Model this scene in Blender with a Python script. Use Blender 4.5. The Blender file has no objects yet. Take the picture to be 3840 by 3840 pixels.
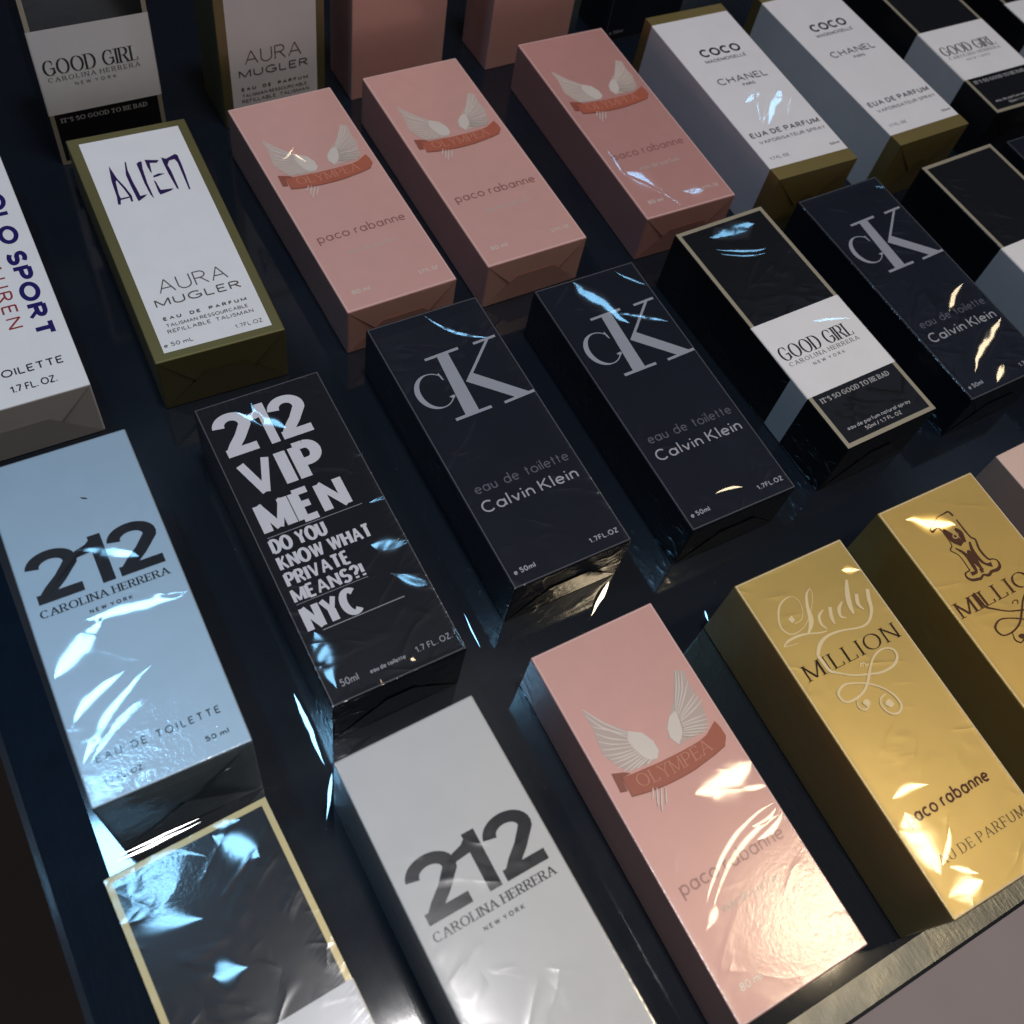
import bpy, bmesh, math, random
from mathutils import Vector, Matrix
random.seed(7)
S = bpy.context.scene
COL = S.collection
MM = 0.001
# ---------------------------------------------------------------- camera
cam_d = bpy.data.cameras.new('camera')
cam_d.sensor_width = 36.0
cam_d.lens = 36.0 * 3855.139 / 3840.0
cam_d.clip_start = 0.02
cam_d.clip_end = 50.0
cam = bpy.data.objects.new('camera', cam_d)
COL.objects.link(cam)
CAM = Vector((0.0, 0.0, 0.42082))
RT = Vector((0.868599, -0.474314, 0.143394))
DN = Vector((-0.349395, -0.791457, -0.501517))
FW = Vector((0.351367, 0.385516, -0.853181))
cam.matrix_world = Matrix(((RT.x, -DN.x, -FW.x, CAM.x), (RT.y, -DN.y, -FW.y, CAM.y), (RT.z, -DN.z, -FW.z, CAM.z), (0, 0, 0, 1)))
cam_d.dof.use_dof = True
cam_d.dof.focus_distance = 0.47
cam_d.dof.aperture_fstop = 13.0
S.camera = cam
# ---------------------------------------------------------------- world (dim night shop)
W = bpy.data.worlds.new('World')
S.world = W
W.use_nodes = True
nt = W.node_tree
bg = nt.nodes['Background']
_tc = nt.nodes.new('ShaderNodeTexCoord')
_nz = nt.nodes.new('ShaderNodeTexNoise'); _nz.inputs['Scale'].default_value = 3.4; _nz.inputs['Detail'].default_value = 2.5
_n2 = nt.nodes.new('ShaderNodeTexNoise'); _n2.inputs['Scale'].default_value = 1.3; _n2.inputs['Detail'].default_value = 1.0
nt.links.new(_tc.outputs['Generated'], _nz.inputs['Vector']); nt.links.new(_tc.outputs['Generated'], _n2.inputs['Vector'])
_r1 = nt.nodes.new('ShaderNodeValToRGB')          # dim blurred surroundings of a shop at night
_r1.color_ramp.elements[0].position = .50; _r1.color_ramp.elements[0].color = (.03, .03, .03, 1)
_r1.color_ramp.elements[1].position = .70; _r1.color_ramp.elements[1].color = (1, 1, 1, 1)
_r2 = nt.nodes.new('ShaderNodeValToRGB')
_r2.color_ramp.elements[0].position = .42; _r2.color_ramp.elements[0].color = (.6, .78, 1.1, 1)
_r2.color_ramp.elements[1].position = .56; _r2.color_ramp.elements[1].color = (1.1, .92, .72, 1)
nt.links.new(_nz.outputs[0], _r1.inputs[0]); nt.links.new(_n2.outputs[0], _r2.inputs[0])
_mx = nt.nodes.new('ShaderNodeVectorMath'); _mx.operation = 'MULTIPLY'
nt.links.new(_r1.outputs[0], _mx.inputs[0]); nt.links.new(_r2.outputs[0], _mx.inputs[1])
nt.links.new(_mx.outputs[0], bg.inputs[0])
bg.inputs[1].default_value = 0.36
# ---------------------------------------------------------------- lamps
BLUE = Vector((-0.143, 0.405, 1.006))
WARM = Vector((0.629, -0.095, 0.980))
def lamp(name, loc, target, size, power, color, spread=180):
    d = bpy.data.lights.new(name, 'AREA')
    d.shape = 'DISK'
    d.size = size
    d.energy = power
    d.color = color
    d.spread = math.radians(spread)
    o = bpy.data.objects.new(name, d)
    o.location = loc
    o.rotation_euler = (Vector(target) - Vector(loc)).to_track_quat('-Z', 'Y').to_euler()
    COL.objects.link(o)
    return o
KEY = Vector((0.30, -0.05, 4.0))
lamp('ceiling_lamp', KEY, (0.25, 0.3, 0.0), 0.40, 63.0, (1.0, 0.965, 0.965))
lamp('blue_lamp', BLUE, (0.0, 0.15, 0.0), 0.10, 0.62, (0.27, 0.63, 1.0), 110)
lamp('warm_lamp', WARM, (0.2, 0.0, 0.0), 0.105, 0.47, (1.0, 0.80, 0.52), 85)
# ---------------------------------------------------------------- exposure
S.view_settings.view_transform = 'Standard'
S.view_settings.look = 'None'
S.view_settings.exposure = 0.0
S.view_settings.gamma = 1.0
S.view_settings.use_curve_mapping = False
S.cycles.use_denoising = True
S.cycles.max_bounces = 6
S.cycles.sample_clamp_indirect = 3.0

# ---------------------------------------------------------------- helpers
def srgb(r, g, b):
    f = lambda c: (c / 255 / 12.92) if c <= 10 else ((c / 255 + 0.055) / 1.055) ** 2.4
    return (f(r), f(g), f(b))

class NB:
    """small node-tree builder"""
    def __init__(s, nt): s.nt = nt
    def n(s, t, **kw):
        x = s.nt.nodes.new(t)
        for k, v in kw.items(): setattr(x, k, v)
        return x
    def put(s, sock, v):
        if hasattr(v, 'is_output'): s.nt.links.new(v, sock)
        elif v is not None: sock.default_value = v
    def m(s, op, a, b=None, c=None, clamp=False):
        x = s.n('ShaderNodeMath', operation=op)
        x.use_clamp = clamp
        for i, v in enumerate((a, b, c)):
            if v is not None: s.put(x.inputs[i], v)
        return x.outputs[0]
    def vm(s, op, a, b=None, scale=None):
        x = s.n('ShaderNodeVectorMath', operation=op)
        s.put(x.inputs[0], a)
        if b is not None: s.put(x.inputs[1], b)
        if scale is not None: s.put(x.inputs['Scale'], scale)
        return x.outputs[0]
    def xyz(s, a, b, c=0.0):
        x = s.n('ShaderNodeCombineXYZ')
        for i, v in enumerate((a, b, c)): s.put(x.inputs[i], v)
        return x.outputs[0]
    def noise(s, vec, scale, detail=2.0, rough=0.5):
        x = s.n('ShaderNodeTexNoise')
        s.put(x.inputs['Vector'], vec)
        x.inputs['Scale'].default_value = scale
        x.inputs['Detail'].default_value = detail
        x.inputs['Roughness'].default_value = rough
        return x.outputs[0]

def facet_group():
    """one flat crease of clear film: lens-shaped region of the face where the film tilts by (gx, gy)"""
    g = bpy.data.node_groups.new('film_facet', 'ShaderNodeTree')
    names = ['fx', 'fy', 'cx', 'cy', 'c', 's', 'hl', 'hw', 'sag', 'skew', 'ax', 'ay', 'bx', 'by']
    for n in names: g.interface.new_socket(n, in_out='INPUT', socket_type='NodeSocketFloat')
    g.interface.new_socket('tilt', in_out='OUTPUT', socket_type='NodeSocketVector')
    b = NB(g)
    gi = b.n('NodeGroupInput'); go = b.n('NodeGroupOutput')
    I = {n: gi.outputs[i] for i, n in enumerate(names)}
    dx = b.m('SUBTRACT', I['fx'], I['cx']); dy = b.m('SUBTRACT', I['fy'], I['cy'])
    u = b.m('ADD', b.m('MULTIPLY', dx, I['c']), b.m('MULTIPLY', dy, I['s']))
    v = b.m('SUBTRACT', b.m('MULTIPLY', dy, I['c']), b.m('MULTIPLY', dx, I['s']))
    un = b.m('DIVIDE', u, I['hl'])
    par = b.m('SUBTRACT', 1.0, b.m('MULTIPLY', un, un), clamp=True)
    wob = b.m('MULTIPLY', b.m('SUBTRACT', b.noise(b.xyz(I['fx'], I['fy']), .075, 1.0), .5), b.m('MULTIPLY_ADD', I['hw'], .7, .4))
    v2 = b.m('ADD', b.m('SUBTRACT', v, b.m('MULTIPLY', I['sag'], par)), wob)
    wl = b.m('MAXIMUM', b.m('MULTIPLY', b.m('MULTIPLY', I['hw'], par), b.m('MAXIMUM', b.m('MULTIPLY_ADD', un, I['skew'], 1.0), 0.1)), 0.001)
    t = b.m('SUBTRACT', 1.0, b.m('DIVIDE', b.m('ABSOLUTE', v2), wl))
    tt = b.m('MULTIPLY', t, 1.12, clamp=True)
    mask = b.m('MULTIPLY', b.m('MULTIPLY', tt, tt), b.m('MULTIPLY_ADD', tt, -2.0, 3.0))
    gx = b.m('ADD', I['ax'], b.m('MULTIPLY', I['bx'], un))
    gy = b.m('ADD', I['ay'], b.m('MULTIPLY', I['by'], un))
    out = b.vm('SCALE', b.xyz(gx, gy, 0.0), scale=mask)
    g.links.new(out, go.inputs[0])
    return g
FACET = facet_group()

def half_tilt(p, lamp_pos):
    a = (CAM - p).normalized(); c = (lamp_pos - p).normalized()
    h = (a + c)
    return h.x / h.z, h.y / h.z

def facet_sum(b, fx, fy, facets, wp):
    acc = None
    for (x1, y1, x2, y2, wd, lm, sag) in facets:
        L = {'b': BLUE, 'w': WARM, 'k': KEY}[lm]
        cx, cy = (x1 + x2) / 2, (y1 + y2) / 2
        hl = math.hypot(x2 - x1, y2 - y1) / 2
        ca, sa = (x2 - x1) / 2 / hl, (y2 - y1) / 2 / hl
        ga = half_tilt(wp(x1, y1), L); gb = half_tilt(wp(x2, y2), L); gc = half_tilt(wp(cx, cy), L)
        f = b.n('ShaderNodeGroup', node_tree=FACET)
        vals = dict(cx=cx, cy=cy, c=ca, s=sa, hl=hl, hw=wd * (1.9 if wd < 2 else 2.3), sag=sag, skew=random.uniform(-.75, .75), ax=gc[0], ay=gc[1], bx=(gb[0] - ga[0]) / 2, by=(gb[1] - ga[1]) / 2)
        b.put(f.inputs['fx'], fx); b.put(f.inputs['fy'], fy)
        for k, v in vals.items(): f.inputs[k].default_value = v
        acc = f.outputs[0] if acc is None else b.vm('ADD', acc, f.outputs[0])
    return acc

def film_group(name, w, l, h, pos, yaw, facets=(), wav=0.10, hatch=0.05, grain=0.0, gmask=None, seed=0.0, flat=True):
    """normal of the clear wrap on one box: slow waves, short wrinkles along the right edge, fine grain and creases"""
    g = bpy.data.node_groups.new('film_' + name, 'ShaderNodeTree')
    g.interface.new_socket('Normal', in_out='OUTPUT', socket_type='NodeSocketVector')
    b = NB(g)
    go = b.n('NodeGroupOutput')
    tc = b.n('ShaderNodeTexCoord')
    P = tc.outputs['Object']
    sx = b.n('ShaderNodeSeparateXYZ'); b.put(sx.inputs[0], P)
    fx = b.m('MULTIPLY_ADD', sx.outputs[0], 1000.0, w / 2)
    fy = b.m('MULTIPLY_ADD', sx.outputs[1], -1000.0, l / 2)
    fz = b.m('MULTIPLY', sx.outputs[2], 1000.0)
    q = b.xyz(b.m('ADD', fx, seed * 37.1), b.m('ADD', fy, seed * 91.7), fz)
    H = b.m('MULTIPLY', b.noise(q, 0.045, 2.0), wav)
    # short wrinkles square to the long edges
    qh = b.xyz(b.m('MULTIPLY', fx, 0.10), b.m('ADD', b.m('ADD', fy, b.m('MULTIPLY', fx, 0.35)), seed * 13.0), 0.0)
    hm = b.m('MULTIPLY', b.m('SUBTRACT', fx, w * 0.80), 1.0 / (w * 0.2), clamp=True)
    hm2 = b.m('MULTIPLY', b.m('SUBTRACT', l * 0.05, fy), 1.0 / (l * 0.05), clamp=True)
    hn = b.m('MULTIPLY', b.noise(qh, 0.55, 3.0, 0.6), hatch)
    H = b.m('ADD', H, b.m('MULTIPLY', hn, b.m('MULTIPLY', hm, hm)))
    qv = b.xyz(b.m('ADD', fx, seed * 17.0), b.m('MULTIPLY', fy, 0.15), 0.0)
    H = b.m('ADD', H, b.m('MULTIPLY', b.m('MULTIPLY', b.noise(qv, 0.5, 3.0, 0.6), hatch), hm2))
    # long tapering creases running across the face
    rr = []
    for ang, off in ((-38, 11.0), (24, 47.0)):
        ca, sa = math.cos(math.radians(ang)), math.sin(math.radians(ang))
        uu = b.m('ADD', b.m('MULTIPLY', fx, ca), b.m('MULTIPLY', fy, sa)); vv = b.m('SUBTRACT', b.m('MULTIPLY', fy, ca), b.m('MULTIPLY', fx, sa))
        n_ = b.noise(b.xyz(b.m('MULTIPLY_ADD', uu, .28, seed * 7 + off), b.m('ADD', vv, seed * 23 + off), fz), .075, 1.5)
        rd = b.m('SUBTRACT', 1.0, b.m('MULTIPLY', b.m('ABSOLUTE', b.m('SUBTRACT', n_, .5)), 9.0), clamp=True)
        gate = b.m('MULTIPLY', b.m('SUBTRACT', b.noise(b.vm('ADD', q, (off, 3, 0)), .05, 1.0), .50), 7.0, clamp=True)
        rr.append(b.m('MULTIPLY', b.m('MULTIPLY', rd, rd), gate))
    H = b.m('ADD', H, b.m('MULTIPLY', b.m('ADD', rr[0], rr[1]), wav * 1.1))
    ed = b.m('MINIMUM', b.m('MINIMUM', fx, b.m('SUBTRACT', w, fx)), b.m('MINIMUM', fy, b.m('SUBTRACT', l, fy)))
    em = b.m('SUBTRACT', 1.0, b.m('DIVIDE', ed, 3.2), clamp=True)
    pk = b.m('MULTIPLY', b.noise(q, .42, 2.0, .6), hatch * .8 + .05)
    tp = b.m('MULTIPLY_ADD', b.m('GREATER_THAN', fz, h - 1.2), .82, .18)
    H = b.m('ADD', H, b.m('MULTIPLY', b.m('MULTIPLY', pk, tp), b.m('MULTIPLY', em, em)))
    if grain:
        gn = b.m('MULTIPLY', b.noise(q, 0.75, 2.0, 0.6), grain)
        if gmask:   # soft round patch
            ddx = b.m('DIVIDE', b.m('SUBTRACT', fx, gmask[0]), gmask[2]); ddy = b.m('DIVIDE', b.m('SUBTRACT', fy, gmask[1]), gmask[3])
            r2 = b.m('ADD', b.m('MULTIPLY', ddx, ddx), b.m('MULTIPLY', ddy, ddy))
            gn = b.m('MULTIPLY', gn, b.m('SUBTRACT', 1.0, r2, clamp=True))
        H = b.m('ADD', H, gn)
    bp = b.n('ShaderNodeBump')
    bp.inputs['Strength'].default_value = 1.0
    bp.inputs['Distance'].default_value = 0.001
    b.put(bp.inputs['Height'], H)
    N = bp.outputs[0]
    if facets:
        cz, sz = math.cos(yaw), math.sin(yaw)
        def wp(x, y): return Vector((pos[0] + (x * cz + y * sz) * MM, pos[1] + (x * sz - y * cz) * MM, h * MM))
        acc = facet_sum(b, fx, fy, facets, wp)
        top = b.m('GREATER_THAN', fz, h - 0.3)
        N = b.vm('NORMALIZE', b.vm('ADD', N, b.vm('SCALE', acc, scale=top)))
    g.links.new(N, go.inputs[0])
    return g

def mat(name, col, rough=0.5, metal=0.0, film=None, coat=1.0, coat_rough=0.18, spec=0.3, mottle=0.06, mscale=60.0, base_film=0.0):
    m = bpy.data.materials.new(name)
    m.use_nodes = True
    b = NB(m.node_tree)
    p = m.node_tree.nodes['Principled BSDF']
    p.inputs['Roughness'].default_value = rough
    p.inputs['Metallic'].default_value = metal
    p.inputs['Specular IOR Level'].default_value = spec
    p.inputs['Coat Weight'].default_value = coat
    p.inputs['Coat Roughness'].default_value = coat_rough
    p.inputs['Coat IOR'].default_value = 1.52
    tc = b.n('ShaderNodeTexCoord')
    if mottle:
        nz = b.noise(tc.outputs['Object'], mscale, 4.0, 0.6)
        mx = b.n('ShaderNodeMix', data_type='RGBA')
        b.put(mx.inputs['Factor'], nz)
        mx.inputs['A'].default_value = tuple(c * (1 - mottle) for c in col) + (1,)
        mx.inputs['B'].default_value = tuple(min(1, c * (1 + mottle)) for c in col) + (1,)
        b.put(p.inputs['Base Color'], mx.outputs['Result'])
    else:
        p.inputs['Base Color'].default_value = (*col, 1)
    if film:
        f = b.n('ShaderNodeGroup', node_tree=film)
        b.put(p.inputs['Coat Normal'], f.outputs[0])
        if base_film: b.put(p.inputs['Normal'], f.outputs[0])
    return m

def link_mesh(name, me, material, parent=None):
    o = bpy.data.objects.new(name, me)
    if material:
        for mm_ in (material if isinstance(material, (list, tuple)) else [material]): me.materials.append(mm_)
    COL.objects.link(o)
    if parent: o.parent = parent
    return o

class MB:
    """polygons in mm -> one mesh"""
    def __init__(s): s.v = []; s.f = []
    def poly(s, pts):
        i = len(s.v); s.v += [tuple(c * MM for c in p) for p in pts]; s.f.append(tuple(range(i, i + len(pts))))
    def build(s, name, material, parent=None):
        me = bpy.data.meshes.new(name)
        me.from_pydata(s.v, [], s.f)
        me.update()
        return link_mesh(name, me, material, parent)

def block(w, l, z0, z1, bev=0.7, y0=None, y1=None, segs=2, open_ends=False, bulge=0.0):
    """bevelled cuboid (mm), x centred"""
    if y0 is None: y0, y1 = -l / 2, l / 2
    bm = bmesh.new()
    vs = [bm.verts.new((x * MM, y * MM, z * MM)) for z in (z0, z1) for y in (y0, y1) for x in (-w / 2, w / 2)]
    for q in ((0, 2, 3, 1), (4, 5, 7, 6), (0, 1, 5, 4), (2, 6, 7, 3), (0, 4, 6, 2), (1, 3, 7, 5)):
        bm.faces.new([vs[i] for i in q])
    if bulge:
        lon = [e for e in bm.edges if abs(e.verts[0].co.y - e.verts[1].co.y) > 1e-5]
        bmesh.ops.subdivide_edges(bm, edges=lon, cuts=11, use_grid_fill=True)
    if open_ends:
        ed = [e for e in bm.edges if abs(e.verts[0].co.y - e.verts[1].co.y) > 1e-5]
    else:
        ed = [e for e in bm.edges if e.calc_face_angle(0) > .5]
    bmesh.ops.bevel(bm, geom=ed, offset=bev * MM, segments=segs, affect='EDGES', profile=0.6)
    if open_ends:
        dl = [f for f in bm.faces if abs(f.normal.y) > 0.9]
        bmesh.ops.delete(bm, geom=dl, context='FACES_ONLY')
    if bulge:
        for v in bm.verts:
            v.co.x *= 1 + bulge * math.cos(math.pi * v.co.y / (l * MM))
    bm.normal_update()
    me = bpy.data.meshes.new('block')
    bm.to_mesh(me); bm.free()
    return me

# ---------------------------------------------------------------- stroke lettering (skeletons in cap-height units)
def A(cx, cy, rx, ry, a0, a1, n=12):
    return [(cx + rx * math.cos(math.radians(a0 + (a1 - a0) * i / n)), cy + ry * math.sin(math.radians(a0 + (a1 - a0) * i / n))) for i in range(n + 1)]
V = lambda x: [(x, 0), (x, 1)]
GL = {
 'A': (.78, [([(0, 0), (.39, 1)], .7), ([(.39, 1), (.78, 0)], 1), ([(.14, .34), (.64, .34)], 1)]),
 'B': (.6, [(V(0), 1), ([(0, 1), (.3, 1)] + A(.3, .76, .26, .24, 90, -90) + [(0, .52)], 1), ([(0, .52), (.32, .52)] + A(.32, .26, .28, .26, 90, -90) + [(0, 0)], 1)]),
 'C': (.76, [(A(.42, .5, .42, .5, 48, 312, 20), 1)]),
 'D': (.7, [(V(0), 1), ([(0, 1), (.25, 1)] + A(.25, .5, .45, .5, 90, -90, 16) + [(0, 0)], 1)]),
 'E': (.52, [(V(0), 1), ([(0, 1), (.52, 1)], 1), ([(0, .52), (.44, .52)], 1), ([(0, 0), (.52, 0)], 1)]),
 'F': (.5, [(V(0), 1), ([(0, 1), (.5, 1)], 1), ([(0, .52), (.42, .52)], 1)]),
 'G': (.8, [(A(.42, .5, .42, .5, 48, 330, 20), 1), ([(.46, .45), (.78, .45), (.78, .1)], 1)]),
 'H': (.68, [(V(0), 1), (V(.68), 1), ([(0, .52), (.68, .52)], 1)]),
 'I': (.02, [(V(.01), 1)]),
 'K': (.66, [(V(0), 1), ([(.6, 1), (.02, .4)], .7), ([(.2, .58), (.66, 0)], 1)]),
 'L': (.5, [(V(0), 1), ([(0, 0), (.5, 0)], 1)]),
 'M': (.86, [(V(0), .8), ([(0, 1), (.43, .05)], 1), ([(.43, .05), (.86, 1)], .8), (V(.86), 1)]),
 'N': (.7, [(V(0), .8), ([(0, 1), (.7, 0)], 1), (V(.7), .8)]),
 'O': (.88, [(A(.44, .5, .44, .5, 90, 450, 28), 1)]),
 'P': (.58, [(V(0), 1), ([(0, 1), (.3, 1)] + A(.3, .73, .28, .27, 90, -90) + [(0, .46)], 1)]),
 'R': (.64, [(V(0), 1), ([(0, 1), (.3, 1)] + A(.3, .75, .27, .25, 90, -90) + [(0, .5)], 1), ([(.3, .5), (.64, 0)], 1)]),
 'S': (.56, [(A(.29, .745, .25, .255, 30, 270, 14)[:-1] + A(.29, .25, .29, .25, 90, -150, 14), 1)]),
 'T': (.62, [(V(.31), 1), ([(0, 1), (.62, 1)], 1)]),
 'U': (.66, [([(0, 1), (0, .33)] + A(.33, .33, .33, .33, 180, 360, 14) + [(.66, 1)], 1)]),
 'V': (.74, [([(0, 1), (.37, 0)], 1), ([(.37, 0), (.74, 1)], .8)]),
 'W': (1.08, [([(0, 1), (.28, 0)], 1), ([(.28, 0), (.54, 1)], .8), ([(.54, 1), (.8, 0)], 1), ([(.8, 0), (1.08, 1)], .8)]),
 'Y': (.7, [([(0, 1), (.35, .46)], 1), ([(.7, 1), (.35, .46)], .8), ([(.35, .5), (.35, 0)], 1)]),
 'Z': (.6, [([(0, 1), (.6, 1)], 1), ([(.6, 1), (0, 0)], 1), ([(0, 0), (.6, 0)], 1)]),
 '?': (.5, [(A(.25, .74, .25, .26, 170, -60, 14) + [(.25, .42), (.25, .26)], 1), ([(.25, -.02), (.25, .13)], 1)]),
 '!': (.04, [([(.02, 1), (.02, .27)], 1), ([(.02, -.02), (.02, .13)], 1)]),
 '.': (.04, [([(.02, -.03), (.02, .1)], 1)]),
 "'": (.04, [([(.02, 1), (.02, .75)], 1)]),
 '/': (.4, [([(0, -.05), (.4, 1.05)], 1)]),
 '1': (.36, [([(.3, 0), (.3, 1)], 1), ([(.3, .96), (.02, .72)], 1)]),
 '2': (.62, [(A(.31, .69, .30, .31, 175, -25, 16) + [(.44, .36), (.03, 0.0)], 1), ([(0, 0), (.62, 0)], 1)]),
 '5': (.58, [([(.52, 1), (.1, 1), (.05, .56)], 1), (A(.28, .32, .29, .32, 140, -150, 16), 1)]),
 '0': (.6, [(A(.3, .5, .3, .5, 90, 450, 24), 1)]),
 '7': (.56, [([(0, 1), (.56, 1)], 1), ([(.56, 1), (.18, 0)], 1)]),
 '8': (.58, [(A(.29, .75, .24, .25, 90, 450, 18), 1), (A(.29, .25, .29, .25, 90, 450, 18), 1)]),
 'a': (.6, [(A(.28, .31, .28, .31, 0, 360, 20), 1), ([(.58, .64), (.58, 0)], 1)]),
 'b': (.6, [(A(.3, .31, .28, .31, 0, 360, 20), 1), ([(.01, 1.05), (.01, 0)], 1)]),
 'c': (.5, [(A(.3, .31, .3, .31, 50, 310, 16), 1)]),
 'd': (.6, [(A(.28, .31, .28, .31, 0, 360, 20), 1), ([(.58, 1.05), (.58, 0)], 1)]),
 'e': (.56, [([(.02, .33), (.55, .33)], 1), (A(.28, .31, .28, .31, 4, 315, 18), 1)]),
 'f': (.34, [([(.34, 1.02), (.24, 1.03), (.15, .92), (.14, .75), (.14, 0)], 1), ([(0, .62), (.32, .62)], 1)]),
 'i': (.02, [([(.01, .62), (.01, 0)], 1), ([(.01, .95), (.01, .82)], 1)]),
 'l': (.02, [([(.01, 1.05), (.01, 0)], 1)]),
 'm': (.84, [([(0, .62), (0, 0)], 1), ([(0, .4)] + A(.21, .4, .21, .22, 180, 0, 10) + [(.42, 0)], 1), ([(.42, .4)] + A(.63, .4, .21, .22, 180, 0, 10) + [(.84, 0)], 1)]),
 'n': (.46, [([(0, .62), (0, 0)], 1), ([(0, .38)] + A(.23, .38, .23, .24, 180, 0, 10) + [(.46, 0)], 1)]),
 'o': (.62, [(A(.31, .31, .31, .31, 90, 450, 22), 1)]),
 'p': (.6, [(A(.3, .31, .28, .31, 0, 360, 20), 1), ([(.01, .64), (.01, -.36)], 1)]),
 'r': (.3, [([(0, .62), (0, 0)], 1), ([(0, .36)] + A(.22, .4, .22, .22, 180, 75, 8), 1)]),
 's': (.42, [(A(.21, .46, .19, .16, 30, 270, 10)[:-1] + A(.21, .15, .21, .16, 90, -150, 10), 1)]),
 't': (.3, [([(.13, .9), (.13, 0)], 1), ([(0, .62), (.3, .62)], 1)]),
 'u': (.46, [([(0, .62), (0, .24)] + A(.23, .24, .23, .24, 180, 360, 10) + [(.46, .62)], 1), ([(.46, .3), (.46, 0)], 1)]),
 'v': (.5, [([(0, .62), (.25, 0)], 1), ([(.25, 0), (.5, .62)], 1)]),
 'y': (.5, [([(0, .62), (.26, .02)], 1), ([(.5, .62), (.14, -.34)], 1)]),
}
def ribbon(pts, wf, z, dz=0.0006):
    """quads along a polyline; wf(i, dx, dy) -> width"""
    n = len(pts); out = []
    closed = math.hypot(pts[0][0] - pts[-1][0], pts[0][1] - pts[-1][1]) < 1e-4 and n > 4
    L = []; Rr = []
    for i in range(n):
        a = pts[i - 1] if i else (pts[-2] if closed else pts[0]); c = pts[i + 1] if i < n - 1 else (pts[1] if closed else pts[-1]); p = pts[i]
        d1 = (p[0] - a[0], p[1] - a[1]); d2 = (c[0] - p[0], c[1] - p[1])
        l1 = math.hypot(*d1); l2 = math.hypot(*d2)
        if l1 < 1e-9: d1 = d2; l1 = l2
        if l2 < 1e-9: d2 = d1; l2 = l1
        if l1 < 1e-9: d1 = d2 = (1, 0); l1 = l2 = 1
        tx = d1[0] / l1 + d2[0] / l2; ty = d1[1] / l1 + d2[1] / l2
        tl = math.hypot(tx, ty) or 1; tx /= tl; ty /= tl
        k = max(0.6, tx * d1[0] / l1 + ty * d1[1] / l1)
        w = wf(i, tx, ty) / 2 / k
        L.append((p[0] - ty * w, p[1] + tx * w)); Rr.append((p[0] + ty * w, p[1] - tx * w))
    for i in range(n - 1):
        zz0 = z + dz * i; zz1 = z + dz * (i + 1)
        out.append([(*L[i], zz0), (*Rr[i], zz0), (*Rr[i + 1], zz1), (*L[i + 1], zz1)])
    return out

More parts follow.
